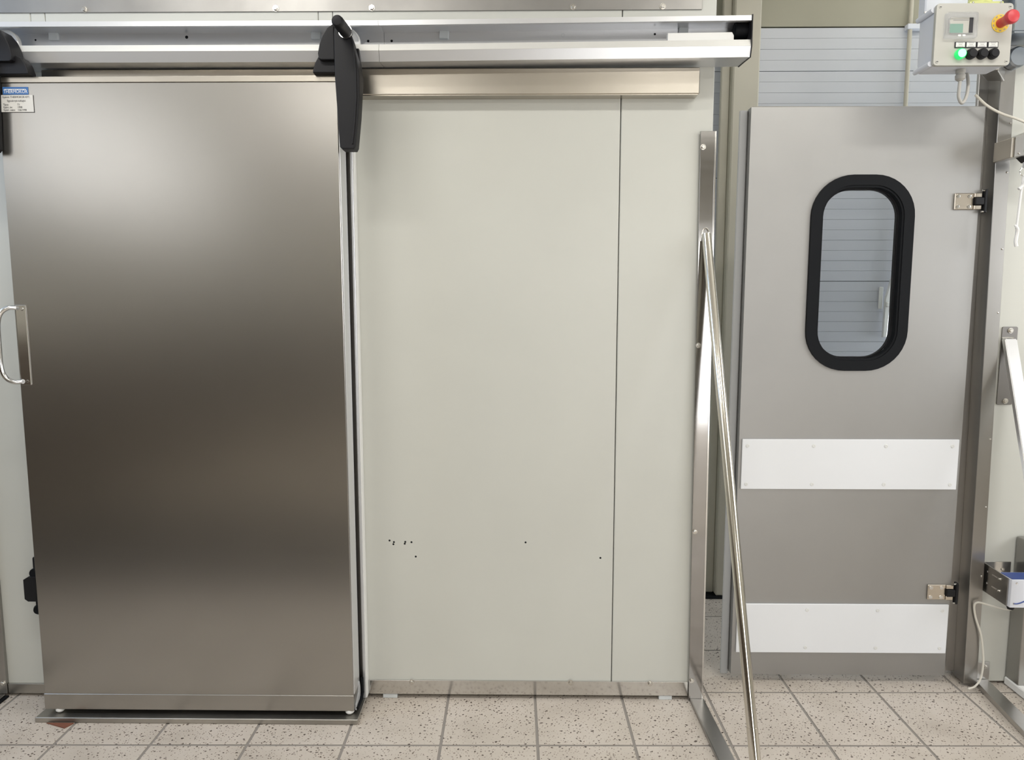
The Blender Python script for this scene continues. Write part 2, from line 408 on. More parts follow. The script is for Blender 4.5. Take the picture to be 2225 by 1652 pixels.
prism('latch_lever', [(1.806, 1.31), (1.826, 1.31), (1.836, 1.53), (1.850, 1.60), (1.832, 1.60), (1.808, 1.50)], 'y', 3.57, 3.588, 'alu_light', sd, 0.003)
box('latch_knob', 1.808, 1.836, 3.555, 3.57, 1.46, 1.485, 'alu_light', sd, 0.004)

co = thing('steel_column', (1.03, 3.5, 0), 'cream painted steel column standing behind the left edge of the swing door', 'column')
box('web', 0.955, 1.108, 3.53, 3.56, 0.01, 2.99, 'cream_column', co, 0.004)
box('front_flange', 0.985, 1.108, 3.455, 3.53, 0.01, 2.99, 'cream_column', co, 0.006)
box('side_flange', 0.945, 0.985, 3.50, 3.53, 0.01, 2.99, 'cream_column', co, 0.004)
box('foot_plate', 0.93, 1.12, 3.44, 3.57, 0.0, 0.01, 'black_rubber', co, 0.002)

# ------------------------------------------------------------------ top plate, header bar, kick strips
tp = thing('top_plate', (-0.9, YW - 0.006, 2.47), 'long stained steel cover plate with bolts along the top of the wall', 'steel plate')
box('plate', -2.6, 0.610, YW - 0.005, YW - 0.0002, 2.470, 2.80, 'plate_steel', tp, 0.001)
for x in (-1.486, -0.833, -0.506, 0.175, 0.477): fix('bolt', 'hex', (x, YW - 0.005, 2.480), tp)

hb = thing('header_bar', (-0.5, 2.51, 2.184), 'brushed steel box bar on the wall below the sliding rail', 'steel bar')
box('bar', -1.623, 0.599, 2.485, YW - 0.0004, 2.184, 2.270, 'header_steel', hb, 0.003)
prism('lower_lip', [(2.487, 2.1815), (YW - 0.0004, 2.1815), (YW - 0.0004, 2.1838), (2.487, 2.1838)], 'x', -1.62, 0.594, 'header_steel', hb)

ks = thing('kick_strip', (0.03, 2.528, 0.017), 'bolted steel kick strip along the foot of the cream wall panel', 'steel strip')
box('strip', -0.570, 0.6290, 2.5285, YW - 0.0004, 0.017, 0.072, 'bright_steel', ks, 0.001)
for x, zz in ((-0.408, 0.066), (0.189, 0.068), (0.487, 0.066)): fix('bolt', 'hex', (x, 2.5285, zz), ks)
for x0, x1, lb in ((-0.519, -0.465, 'small grey plastic packer under the wall beside the sliding door'), (0.522, 0.571, 'small grey plastic packer under the wall near the slanted pole')):
    o = box('packer_block', x0, x1, 2.531, 2.60, 0.0, 0.0155, 'grey_plastic', None, 0.001); tag(o, lb, 'packer', 'plastic packers under the wall')
k2 = thing('kick_strip', (-1.3, 2.528, 0.001), 'short visible steel kick strip left of the sliding door', 'steel strip')
box('strip', -1.944, -0.66, 2.527, YW - 0.0004, 0.011, 0.049, 'guide_steel', k2, 0.0004)

# jamb and gasket on the wall behind the sliding door edge
jb = thing('door_jamb', (-0.59, 2.5, 0.02), 'narrow steel jamb strip on the wall behind the sliding door edge', 'door jamb')
box('jamb_face', -0.6028, -0.5862, 2.505, YW - 0.0004, 0.018, 2.18, 'post_steel', jb, 0.001)
box('jamb_strip', -0.586, -0.577, 2.497, YW - 0.0004, 0.018, 2.18, 'alu_grey', jb, 0.001)
box('edge_trim', -0.5768, -0.5725, 2.501, YW - 0.0004, 0.018, 2.18, 'white_plastic', jb, 0.001)
box('gasket', -0.66, -0.603, 2.500, YW - 0.002, 0.018, 2.18, 'dark_gasket', jb, 0.002)

# ------------------------------------------------------------------ sliding door
YD = 2.385
sl = thing('sliding_door', (-1.15, 2.43, 0.02), 'large brushed steel sliding door hanging from the rail', 'door')
box('leaf', -1.705, -0.595, YD, 2.468, 0.060, 2.198, 'door_steel', sl, 0.0015)
box('top_cap', -1.707, -0.593, YD - 0.002, 2.470, 2.1985, 2.217, 'header_steel', sl, 0.001)
box('bottom_skirt', -1.7065, -0.5935, YD - 0.0025, 2.468, 0.036, 0.0945, 'door_steel', sl, 0.0012)
box('edge_strip', -0.5948, -0.5915, YD + 0.004, 2.466, 0.097, 2.19, 'alu_grey', sl, 0.0005)
for x in (-1.660, -0.612): lathe('guide_foot', [(0.013, 0.004), (0.016, 0), (0.016, -0.010), (0.011, -0.0155), (0, -0.016)], (x, 2.398, 0.0372), (0, 0, 1), 'white_plastic', sl, 16)
# rubber corner and bracket at the lower right edge
co_ = prism('corner_bracket', [(2.40, 0.030), (2.462, 0.030), (2.466, 0.085), (2.455, 0.11), (2.44, 0.075), (2.40, 0.05)], 'x', -0.5934, -0.588, 'grey_gasket', sl, 0.001)
tube('corner_wiper', [(-0.586, 2.400, 0.036), (-0.583, 2.45, 0.040), (-0.583, 2.475, 0.055), (-0.585, 2.478, 0.11)], 0.006, 'black_rubber', sl, 8)
# pull handle: plate, bent bar, screws
hp = box('handle', -1.698, -1.665, YD - 0.004, YD - 0.0002, 1.209, 1.480, 'bright_steel', sl, 0.001)
zt, zb = 1.470, 1.221
tube('grip', spline([(-1.694, YD - 0.006, zt), (-1.713, YD - 0.018, zt), (-1.732, YD - 0.027, zt - 0.016), (-1.742, YD - 0.031, zt - 0.050), (-1.744, YD - 0.031, zt - 0.12), (-1.743, YD - 0.031, zb + 0.050), (-1.733, YD - 0.027, zb + 0.016), (-1.714, YD - 0.018, zb), (-1.694, YD - 0.006, zb)], 6), 0.0078, 'chrome', hp, 12)
for zz in (1.466, 1.222): fix('screw', 'csk', (-1.676, YD - 0.004, zz), hp).scale = (0.7, 0.7, 0.7)
# maker's plates
lg = box('maker_badge', -1.686, -1.602, YD - 0.0015, YD - 0.0002, 2.161, 2.185, 'logo_blue', sl, 0.0004)
text('lettering', 'THERMOKOR', 0.0155, (-1.644, YD - 0.0017, 2.1655), 'logo_white', lg, 'CENTER', 0.83)
box('lettering_bar', -1.6795, -1.6095, YD - 0.0019, YD - 0.0015, 2.1765, 2.1785, 'logo_white', lg)
rp = box('rating_plate', -1.697, -1.588, YD - 0.0025, YD - 0.0002, 2.106, 2.1595, 'sticker', sl, 0.0003)
ringprism('plate_edge', [(-1.6985, 2.1045), (-1.5865, 2.1045), (-1.5865, 2.1595), (-1.6985, 2.1595)], [(-1.697, 2.106), (-1.588, 2.106), (-1.588, 2.1594), (-1.697, 2.1594)], 'y', YD - 0.0008, YD - 0.0002, 'ink', rp, False)
YT = YD - 0.0027
for body, x, zz, al in (('Gyártó: THERMOKOR KFT.', -1.6425, 2.1500, 'CENTER'), ('Egyszárnyú tolóajtó', -1.6425, 2.1385, 'CENTER'),
                        ('Típus:', -1.687, 2.1265, 'LEFT'), ('T1', -1.640, 2.1265, 'LEFT'), ('Gyárt. év:', -1.687, 2.1180, 'LEFT'),
                        ('1998', -1.640, 2.1180, 'LEFT'), ('Gyárt. szám:', -1.687, 2.1095, 'LEFT'), ('126/1998', -1.640, 2.1095, 'LEFT')):
    text('lettering', body, 0.0088, (x, YT, zz), 'ink', rp, al, 0.88)

# roller carriages of the sliding door (arm, housing, knob, wheel)
def carriage(fx, wx, ext=0.0):
    c = prism('carriage', [(fx(x), zz) for x, zz in ((-0.590, 2.200), (-0.590, 2.33), (-0.588, 2.345), (-0.578, 2.362), (-0.560, 2.366), (-0.548, 2.352), (-0.533, 2.315), (-0.518, 2.257), (-0.511, 2.20), (-0.512, 2.145), (-0.517, 2.08), (-0.528, 1.985), (-0.533, 1.976), (-0.572, 1.976), (-0.580, 1.985), (-0.585, 2.10))],
              'y', 2.335, YD - 0.0032, 'black_plastic', sl, 0.006, True, True)
    prism('arm_rib', [(fx(x), zz) for x, zz in ((-0.535, 2.335), (-0.526, 2.30), (-0.520, 2.22), (-0.520, 2.14), (-0.527, 2.06), (-0.536, 1.992), (-0.540, 1.992), (-0.531, 2.06), (-0.524, 2.14), (-0.524, 2.22), (-0.530, 2.30))], 'y', 2.331, 2.3352, 'black_plastic', c, 0.001)
    prism('housing', [(fx(x), zz) for x, zz in ((-0.589, 2.252), (-0.632 + ext * 0.6, 2.251), (-0.640 + ext * 0.6, 2.256), (-0.642 + ext * 0.6, 2.272), (-0.636 + ext * 0.6, 2.30), (-0.625 + ext * 0.6, 2.325), (-0.610 + ext * 0.5, 2.348), (-0.589, 2.362))], 'y', 2.338, 2.396, 'black_plastic', c, 0.004, True, True)
    prism('base_housing', [(fx(x), zz) for x, zz in ((-0.589, 2.2175), (-0.664 + ext, 2.2175), (-0.664 + ext, 2.226), (-0.657 + ext, 2.248), (-0.645 + ext, 2.268), (-0.630, 2.29), (-0.589, 2.30))], 'y', 2.356, 2.394, 'black_plastic', c, 0.004, True, True)
    prism('side_wing', [(fx(x), zz) for x, zz in ((-0.522, 2.30), (-0.511, 2.20), (-0.516, 2.145), (-0.545, 2.145), (-0.545, 2.30))], 'y', 2.3822, 2.40, 'black_plastic', c, 0.002, True)
    kx = fx(-0.549)
    kb = lathe('knob', [(0.020, 0.0), (0.020, 0.006), (0.0185, 0.012), (0.0185, 0.10), (0.0175, 0.112), (0.013, 0.119), (0, 0.121)], (kx, 2.337, 2.332), (0.0, -1, -0.06), 'black_plastic', c, 24)
    lathe('knob_ring', [(0.0212, 0.010), (0.0218, 0.013), (0.0212, 0.0165), (0.019, 0.0165), (0.019, 0.010)], (kx, 2.337, 2.332), (0.0, -1, -0.06), 'chrome', c, 24)
    wh = lathe('wheel', [(0.047, 0.0), (0.047, 0.016), (0.043, 0.018), (0.043, 0.012), (0.012, 0.012), (0, 0.012)], (wx, 2.462, 2.340), (0, -1, 0), 'white_plastic', c, 40)
    return c
carriage(lambda x: x, -0.577)
carriage(lambda x: -2.279 - x, -1.711, -0.035)

# black latch roller at the left edge of the door, low down
lt_ = thing('latch_roller', (-1.78, 2.5, 0.35), 'black plastic latch block at the lower left edge of the sliding door', 'latch')
box('base', -1.80, -1.735, 2.505, YW - 0.0004, 0.335, 0.555, 'black_plastic', lt_, 0.006, 2)
prism('block', [(-1.803, 0.415), (-1.803, 0.488), (-1.783, 0.500), (-1.755, 0.500), (-1.755, 0.405), (-1.790, 0.405)], 'y', 2.455, 2.5048, 'black_plastic', lt_, 0.004, True)
lathe('roller', [(0.016, 0), (0.018, 0.004), (0.018, 0.016), (0.016, 0.02), (0, 0.02)], (-1.765, 2.48, 0.51), (0, -1, 0), 'black_rubber', lt_, 18)
lathe('stop_knob', [(0.017, 0), (0.019, 0.006), (0.019, 0.018), (0.014, 0.026), (0, 0.027)], (-1.776, 2.505, 0.362), (0, -1, 0), 'black_rubber', lt_, 18)

# floor guide under the sliding door and wooden shim
gd = thing('floor_guide', (-1.15, 2.42, 0), 'flat steel floor guide with raised lip under the sliding door', 'floor guide')
box('plate', -1.728, -0.576, 2.362, 2.505, 0.012, 0.0175, 'guide_steel', gd, 0.001)
box('lip', -1.728, -0.576, 2.357, 2.3618, 0.0005, 0.0195, 'guide_steel', gd, 0.0018)
box('rear_lip', -1.728, -0.576, 2.500, 2.505, 0.0005, 0.0118, 'guide_steel', gd)
sh = prism('wooden_shim', [(-1.683, 2.352), (-1.600, 2.322), (-1.585, 2.352)], 'z', 0.0005, 0.0045, 'brown_wood', None, 0.0008); tag(sh, 'small brown wooden shim sliver poking out under the floor guide', 'shim')

# ------------------------------------------------------------------ sliding rail
rl = thing('sliding_rail', (-0.6, 2.47, 2.27), 'long aluminium sliding door rail running across the top', 'rail')
PROF = [(2.400, 2.3865), (2.400, 2.402), (2.5345, 2.404), (2.5345, 2.286), (2.470, 2.282), (2.408, 2.2765), (2.398, 2.308), (2.406, 2.329), (2.420, 2.329), (2.424, 2.300), (2.498, 2.300), (2.498, 2.398), (2.440, 2.398), (2.438, 2.394), (2.432, 2.394), (2.430, 2.398), (2.412, 2.396), (2.410, 2.3865)]
def railsec(name, x0, x1, dz0, dz1):
    bm = bmesh.new()
    A = [bm.verts.new((x0, y, zz + dz0)) for y, zz in PROF]; B = [bm.verts.new((x1, y, zz + dz1)) for y, zz in PROF]
    n = len(PROF); bm.faces.new(A); bm.faces.new(B[::-1])
    for i in range(n): bm.faces.new((A[i], B[i], B[(i + 1) % n], A[(i + 1) % n]))
    return finish(name, bm, 'alu_grey', rl)
railsec('rail_section', -2.55, -0.4606, -0.008, -0.010); railsec('rail_section', -0.4595, 0.738, -0.010, 0.0)
for x0, x1, dz0, dz1 in ((-2.55, -0.4606, -0.008, -0.010), (-0.4595, 0.738, -0.010, 0.0)):
    bm = bmesh.new(); vs_ = []
    for x, dz in ((x0, dz0), (x1, dz1)):
        vs_.append([bm.verts.new((x, y, zz + dz)) for y, zz in ((2.3972, 2.308), (2.4053, 2.3297), (2.4150, 2.3297), (2.4150, 2.3292), (2.4058, 2.3292), (2.3978, 2.3078))])
    for i in range(6): bm.faces.new((vs_[0][i], vs_[1][i], vs_[1][(i + 1) % 6], vs_[0][(i + 1) % 6]))
    bm.faces.new(vs_[0]); bm.faces.new(vs_[1][::-1])
    finish('running_edge', bm, 'alu_light', rl)
for x, zz in ((-1.574, 2.366), (-0.688, 2.366), (-0.2585, 2.366), (0.5385, 2.368)):
    o = box('clip', x - 0.0155, x + 0.0155, 2.487, 2.4979, zz, zz + 0.031, 'grey_plastic', rl, 0.0012)
    if abs(x + 0.2585) < 0.01 or x > 0.5: o.rotation_euler = (0, R(5 if x > 0.5 else 3), 0)
for x, zz, s in ((-1.127, 2.377, 1.3), (-0.514, 2.362, 1.0), (-0.435, 2.362, 1.0), (0.447, 2.380, 0.9), (-1.641, 2.370, 0.8)):
    fix('screw_hole', 'hole', (x, 2.4979, zz), rl).scale = (s, 1, s)
ringprism('hole_rim', [(0.14 + 0.006 * math.cos(R(20 * k)), 2.378 + 0.006 * math.sin(R(20 * k))) for k in range(18)], [(0.14 + 0.0048 * math.cos(R(20 * k)), 2.378 + 0.0048 * math.sin(R(20 * k))) for k in range(18)], 'y', 2.4972, 2.4979, 'grey_plastic', rl)
prism('end_cap', [(2.396, 2.404), (2.5345, 2.406), (2.5345, 2.284), (2.470, 2.280), (2.406, 2.2748), (2.395, 2.308), (2.396, 2.33)], 'x', 0.7382, 0.7412, 'black_plastic', rl)
lathe('stop_buffer', [(0.021, 0), (0.0255, 0.003), (0.0255, 0.058), (0, 0.058)], (0.690, 2.452, 2.3715), (0.8382, 0, 0), 'black_rubber', rl, 24).scale = (0.82, 1, 1)
prism('buffer_block', [(0.476, 2.300), (0.476, 2.358), (0.684, 2.360), (0.690, 2.350), (0.690, 2.300)], 'y', 2.4255, 2.447, 'white_plastic', rl, 0.0015)

# ------------------------------------------------------------------ left guard with slanted pole
gp = thing('guard_brace', (0.67, 2.3, 0), 'steel corner guard with slanted round pole and floor strip', 'guard brace')
prism('upright_strip', [(0.615, 2.071), (0.664, 2.071), (0.679, 0.004), (0.631, 0.004)], 'y', 2.5212, 2.5280, 'strip_steel', gp, 0.0008)
prism('side_return', [(0.664, 2.071), (0.669, 2.071), (0.685, 0.004), (0.679, 0.004)], 'y', 2.5212, 2.64, 'bright_steel', gp)
for x, zz in ((0.6245, 2.018), (0.629, 1.337), (0.636, 0.657), (0.6405, 0.082)): fix('bolt', 'hex', (x, 2.5212, zz), gp).scale = (0.9,) * 3
prism('floor_strip', [(0.640, 2.5205), (0.688, 2.5205), (0.706, 1.93), (0.652, 1.93)], 'z', 0.006, 0.011, 'frame_steel', gp, 0.0008)
prism('floor_strip_edge', [(0.636, 2.5205), (0.640, 2.5205), (0.652, 1.93), (0.647, 1.93)], 'z', 0.0006, 0.012, 'post_steel', gp)
bm = bmesh.new()
A_, B_ = Vector((0.643, 2.514, 1.722)), Vector((0.712, 1.972, 0.011))
addtube(bm, [A_ + (B_ - A_) * t for t in (0, 0.3, 0.6, 0.885)], 0.0165, 20)
tube_o = finish('pole', bm, 'pole_steel', gp, True)
tube('pole_foot', [A_ + (B_ - A_) * t for t in (0.885, 1.0)], 0.0172, 'pole_steel', gp, 20)
tube('weld_bead', spline([(0.626, 2.5205, 1.70), (0.630, 2.5205, 1.73), (0.642, 2.5205, 1.745), (0.654, 2.5205, 1.73), (0.660, 2.5205, 1.70)], 4), 0.0032, 'bolt_steel', gp, 6)
# its twin at the left picture edge, only the strip and floor strip are in view
g2 = thing('guard_brace', (-1.97, 2.45, 0), 'steel corner guard strip at the far left edge', 'guard brace')
box('upright_strip', -1.995, -1.9455, 2.5212, YW - 0.0004, 0.012, 2.07, 'post_steel', g2, 0.0008)
fix('bolt', 'hex', (-1.957, 2.5212, 0.055), g2)
prism('floor_strip', [(-1.995, 2.5205), (-1.951, 2.5205), (-1.938, 2.0), (-1.985, 2.0)], 'z', 0.0006, 0.011, 'post_steel', g2, 0.0008)
prism('floor_seal', [(-1.950, 2.5205), (-1.938, 2.5205), (-1.925, 2.0), (-1.937, 2.0)], 'z', 0.0006, 0.006, 'black_rubber', g2)

# ------------------------------------------------------------------ swing door
YS = 2.66
sw = thing('swing_door', (1.245, 2.68, 0.03), 'brushed steel swing door with oval window and two white kick plates', 'door')
OUT = rrect(0.828, 1.663, 0.033, 2.186, 0.004, 1)
WO = rrect(1.070, 1.418, 1.247, 1.934, 0.135, 10)
bm = bmesh.new()
def hole_plate(bm, x0, x1, z0, z1, hole, y0, y1):
    # plate with a hole: split into 4 corner sectors joined around the hole ring
    n = len(hole); cx = (x0 + x1) / 2
    V = {}
    for y in (y0, y1):
        hv = [bm.verts.new((u, y, v)) for u, v in hole]
        cv = [bm.verts.new(p) for p in ((x1, y, z1), (x0, y, z1), (x0, y, z0), (x1, y, z0))]
        V[y] = (hv, cv); q = n // 4
        for k in range(4):
            seg = hv[k * q:(k + 1) * q]
            for a, b3 in zip(seg, seg[1:]): bm.faces.new((a, b3, cv[k]))
            nx = hv[((k + 1) * q) % n]
            bm.faces.new((seg[-1], nx, cv[(k + 1) % 4], cv[k]))
    (h0, c0), (h1, c1) = V[y0], V[y1]
    for i in range(n): bm.faces.new((h0[i], h1[i], h1[(i + 1) % n], h0[(i + 1) % n]))
    for i in range(4): bm.faces.new((c0[i], c1[i], c1[(i + 1) % 4], c0[(i + 1) % 4]))
hole_plate(bm, 0.828, 1.663, 0.033, 2.186, WO, YS, 2.70)
finish('leaf', bm, 'swing_steel', sw)
# folded lip along the top
tube('top_fold', [(0.830, YS + 0.002, 2.186), (1.661, YS + 0.002, 2.1845)], 0.0022, 'bright_steel', sw, 8)
wfz = ringprism('window_frame', rrect(1.057, 1.431, 1.234, 1.947, 0.148, 10), rrect(1.094, 1.394, 1.271, 1.910, 0.112, 10), 'y', YS - 0.010, YS - 0.0003, 'black_rubber', sw)
ringprism('inner_lip', rrect(1.0938, 1.3942, 1.2708, 1.9102, 0.1122, 10), rrect(1.101, 1.387, 1.278, 1.903, 0.105, 10), 'y', YS - 0.006, 2.695, 'black_rubber', wfz)
ringprism('rear_lip', rrect(1.1008, 1.3872, 1.2778, 1.9032, 0.1052, 10), rrect(1.108, 1.380, 1.285, 1.896, 0.098, 10), 'y', YS + 0.020, 2.694, 'black_plastic', wfz)
prism('window_pane', rrect(1.104, 1.384, 1.281, 1.900, 0.102, 10), 'y', YS + 0.012, YS + 0.016, 'glass', sw)
pl1 = box('kick_plate', 0.838, 1.652, YS - 0.008, YS - 0.0003, 0.781, 0.974, 'white_board', sw, 0.0015)
for x in (0.858, 1.107, 1.378, 1.627):
    for zz in (0.949, 0.801): fix('screw', 'board', (x, YS - 0.008, zz), pl1)
pl2 = box('kick_plate', 0.843, 1.657, YS - 0.008, YS - 0.0003, 0.127, 0.325, 'white_board', sw, 0.0015)
for x in (0.863, 1.112, 1.384, 1.632):
    for zz in (0.302, 0.149): fix('screw', 'board', (x, YS - 0.008, zz), pl2)
box('edge_gasket', 0.797, 0.8275, 2.694, 2.703, 0.015, 2.183, 'grey_gasket', sw, 0.003)
for z0, z1 in ((1.822, 1.881), (0.345, 0.405)):
    hp = box('hinge', 1.572, 1.640, YS - 0.008, YS - 0.0003, z0, z1, 'hinge_steel', sw, 0.0022)
    for x in (1.583, 1.623):
        for zz in (z0 + 0.011, z1 - 0.011): fix('screw', 'csk', (x, YS - 0.0082, zz), hp)
    for za, zc in ((z0, z0 + 0.016), (z1 - 0.016, z1)):
        box('knuckle', 1.6402, 1.668, YS - 0.012, YS - 0.0003, za, zc, 'hinge_steel', hp, 0.002)
    box('pivot_block', 1.6405, 1.672, YS - 0.020, YS - 0.002, z0 + 0.0165, z1 - 0.0165, 'black_plastic', hp, 0.002)
    box('mount', 1.672, 1.681, YS - 0.022, YS - 0.001, z0 - 0.012, z1 + 0.012, 'black_plastic', hp, 0.002)
    for zz in (z0 - 0.008, z1 + 0.008): tube('pin', [(1.664, YS - 0.016, zz), (1.682, YS - 0.016, zz)], 0.0035, 'chrome', hp, 8)

# door post with flange
dp = thing('door_post', (1.74, 2.66, 0), 'folded steel door post at the hinge side of the swing door', 'door post')
K = -0.014
def leaned(name, quad, z0, z1, m, par):
    bm = bmesh.new()
    A = [bm.verts.new((x + K * z0, y, z0)) for x, y in quad]; B = [bm.verts.new((x + K * z1, y, z1)) for x, y in quad]
    n = len(quad); bm.faces.new(A); bm.faces.new(B[::-1])
    for i in range(n): bm.faces.new((A[i], B[i], B[(i + 1) % n], A[(i + 1) % n]))
    bmesh.ops.bevel(bm, geom=bm.edges[:], offset=0.0015, segments=1, affect='EDGES')
    return finish(name, bm, m, par)
leaned('post', [(1.7215, 2.63), (1.773, 2.63), (1.773, 2.6592), (1.734, 2.6592), (1.734, 2.74), (1.726, 2.74)], 0.015, 2.80, 'post_steel', dp)
box('flange', 1.6665, 1.690, 2.708, 2.716, 0.03, 2.55, 'frame_steel', dp, 0.001)
leaned('side_flange', [(1.690, 2.700), (1.7255, 2.700), (1.7255, 2.716), (1.690, 2.716)], 0.03, 2.55, 'frame_steel', dp)
for zz in (2.12, 1.95, 1.68, 1.45, 0.98, 0.72, 0.45): fix('rivet', 'rivet', (1.764 + K * zz, 2.63, zz), dp)

# right guard: plate, square tube, angled floor strip
rg = thing('guard_brace', (1.80, 2.5, 0), 'steel corner guard with slanted square tube right of the swing door', 'guard brace')
prism('wall_plate', rrect(1.781, 1.838, 1.107, 1.398, 0.005, 2), 'y', YR - 0.005, YR - 0.0004, 'dark_steel', rg, 0.0006)
fix('bolt', 'hex', (1.811, YR - 0.005, 1.384), rg); fix('bolt', 'hex', (1.812, YR - 0.005, 1.121), rg)
bm = bmesh.new(); a0, a1 = Vector((1.8005, YR - 0.006, 1.354)), Vector((1.745, 2.10, 0.022))
d = a1 - a0; ring = []
for p in (a0, a1): ring.append([bm.verts.new(p + Vector((sx * 0.0225, sy, 0))) for sx, sy in ((-1, 0), (1, 0), (1, -0.022), (-1, -0.022))])
for i in range(4): bm.faces.new((ring[0][i], ring[0][(i + 1) % 4], ring[1][(i + 1) % 4], ring[1][i]))
bm.faces.new(ring[0]); bm.faces.new(ring[1][::-1])
bmesh.ops.bevel(bm, geom=bm.edges[:], offset=0.003, segments=2, affect='EDGES'); finish('square_tube', bm, 'tube_steel', rg, True)
tube('weld_bead', [(1.780, YR - 0.008, 1.357), (1.80, YR - 0.009, 1.3585), (1.822, YR - 0.008, 1.357)], 0.003, 'bolt_steel', rg, 6)
box('foot_plate', 1.782, 1.834, YR - 0.005, YR - 0.0004, 0.022, 0.092, 'frame_steel', rg, 0.001); fix('bolt', 'hex', (1.818, YR - 0.005, 0.072), rg).scale = (0.8,) * 3
prism('floor_strip', [(1.777, YR - 0.006), (1.829, YR - 0.006), (1.765, 2.06), (1.70, 2.06)], 'z', 0.0006, 0.021, 'frame_steel', rg, 0.0015)
# far right steel upright with white foot
ru = thing('steel_upright', (1.95, 2.6, 0), 'dark steel upright with a white foot at the right edge', 'upright')
box('upright', 1.897, 2.05, 2.585, 2.655, 0.035, 0.60, 'post_steel', ru, 0.002)
box('foot', 1.893, 2.06, 2.45, 2.657, 0.003, 0.0345, 'white_plastic', ru, 0.004)

# ------------------------------------------------------------------ control box
cb = thing('control_box', (1.445, 2.45, 2.245), 'grey control box with display, red emergency button and lit green button', 'control box')
X0, X1, Z0, Z1, YF = 1.323, 1.567, 2.245, 2.436, 2.400
prism('enclosure', rrect(X0 + 0.004, X1 - 0.004, Z0 + 0.003, Z1 - 0.003, 0.010, 4), 'y', YF + 0.0122, 2.500, 'box_grey', cb, 0, True)
lid = prism('lid', rrect(X0, X1, Z0, Z1, 0.012, 5), 'y', YF, YF + 0.012, 'box_cream', cb, 0.0025, True, True)
for x in (X0 + 0.012, X1 - 0.012):
    for zz in (Z0 + 0.012, Z1 - 0.012):
        o = fix('screw', 'slot', (x, YF, zz), lid); box('screw_slot', x - 0.003, x + 0.003, YF - 0.0022, YF - 0.001, zz - 0.0008, zz + 0.0008, 'ink', lid)
for zz in (Z0 + 0.010, Z1 - 0.016): tube('hinge_lug', [(X0 - 0.001, YF + 0.014, zz), (X0 - 0.001, 2.505, zz)], 0.0085, 'box_grey', cb, 14)
# display module with clear flap
ds = ringprism('display_cover', rrect(1.350, 1.450, 2.326, 2.404, 0.006, 3), rrect(1.362, 1.440, 2.341, 2.391, 0.004, 3), 'y', YF - 0.013, YF - 0.0002, 'clear_plastic', cb)
box('display_module', 1.3625, 1.4395, YF - 0.004, YF - 0.0002, 2.3415, 2.3905, 'box_cream', ds)
box('display_screen', 1.364, 1.4075, YF - 0.0052, YF - 0.0042, 2.343, 2.371, 'lcd', ds)
box('display_slot', 1.427, 1.439, YF - 0.0052, YF - 0.0042, 2.343, 2.390, 'ink', ds)
box('display_print', 1.376, 1.424, YF - 0.0046, YF - 0.0041, 2.3815, 2.3835, 'ink_grey', ds)
for x in (1.392, 1.406): box('flap_catch', x - 0.005, x + 0.005, YF - 0.0165, YF - 0.0132, 2.329, 2.335, 'white_plastic', ds, 0.001)
# emergency stop
es = lathe('emergency_disc', [(0.0275, 0), (0.0275, 0.002), (0, 0.002)], (1.527, YF - 0.0002, 2.373), (0, -1, 0), 'yellow_disc', cb, 28)
for k in range(10):
    a = R(36 * k + 10); a2 = a + R(17)
    q = [(1.527 + r_ * math.cos(t), 2.373 + r_ * math.sin(t)) for r_, t in ((0.0215, a), (0.0245, a), (0.0245, a2), (0.0215, a2))]
    prism('disc_print', q, 'y', YF - 0.0027, YF - 0.0022, 'ink_grey', es)
lathe('emergency_button', [(0.0145, 0.002), (0.0145, 0.024), (0.0165, 0.036), (0.021, 0.050), (0.0215, 0.058), (0.018, 0.064), (0.010, 0.0665), (0, 0.067)], (1.527, YF, 2.373), (0, -1, 0), 'red_plastic', cb, 28)
# row of buttons and label holders
for k, x in enumerate((1.404, 1.438, 1.473, 1.508)):
    lh = box('label_holder', x - 0.0170, x + 0.0170, YF - 0.003, YF - 0.0002, 2.2985, 2.3170, 'ink', cb, 0.0008)
    box('label_card', x - 0.0142, x + 0.0142, YF - 0.0036, YF - 0.0031, 2.3010, 2.3150, 'label_paper', lh)
    for zz, hw in ((2.3128, 0.008), (2.3080, 0.006), (2.3030, 0.010)): box('print_line', x - hw, x + hw, YF - 0.0040, YF - 0.0037, zz - 0.0007, zz + 0.0007, 'ink_grey', lh)
    rim = lathe('button_rim', [(0.0162, 0), (0.0162, 0.012), (0.0145, 0.016), (0.0130, 0.016), (0.0130, 0.010), (0, 0.010)], (x, YF - 0.0002, 2.2785), (0, -1, 0), 'black_plastic' if k else 'green_rim', cb, 24)
    lathe('button_cap', [(0.0126, 0.0101), (0.0126, 0.0175), (0.011, 0.019), (0, 0.0192)], (x, YF - 0.0002, 2.2785), (0, -1, 0), 'green_lamp' if k == 0 else 'black_plastic', rim, 24)
g_ = lathe('cable_gland', [(0.015, 0), (0.015, -0.010), (0.013, -0.012), (0.013, -0.016), (0.0155, -0.018), (0.0150, -0.030), (0.008, -0.036), (0, -0.036)], (1.442, 2.45, 2.2478), (0, 0, 1), 'cable_grey', cb, 14)
tube('cable', spline([(1.442, 2.45, 2.212), (1.441, 2.45, 2.185), (1.443, 2.452, 2.160), (1.456, 2.454, 2.143), (1.470, 2.456, 2.165), (1.480, 2.468, 2.21), (1.488, 2.496, 2.26), (1.492, 2.51, 2.28)], 6), 0.0052, 'cable_grey', g_, 10)
tube('cable_coil', [(1.505 + 0.020 * math.cos(t / 12 * 2 * math.pi), 2.515 + 0.012 * math.sin(t / 12 * 2 * math.pi), 2.262 + 0.002 * (t % 12)) for t in range(25)], 0.004, 'cable_grey', cb, 8)
box('mount_plate', 1.34, 1.60, 2.5005, 2.506, 2.262, 2.45, 'frame_steel', cb, 0.001)
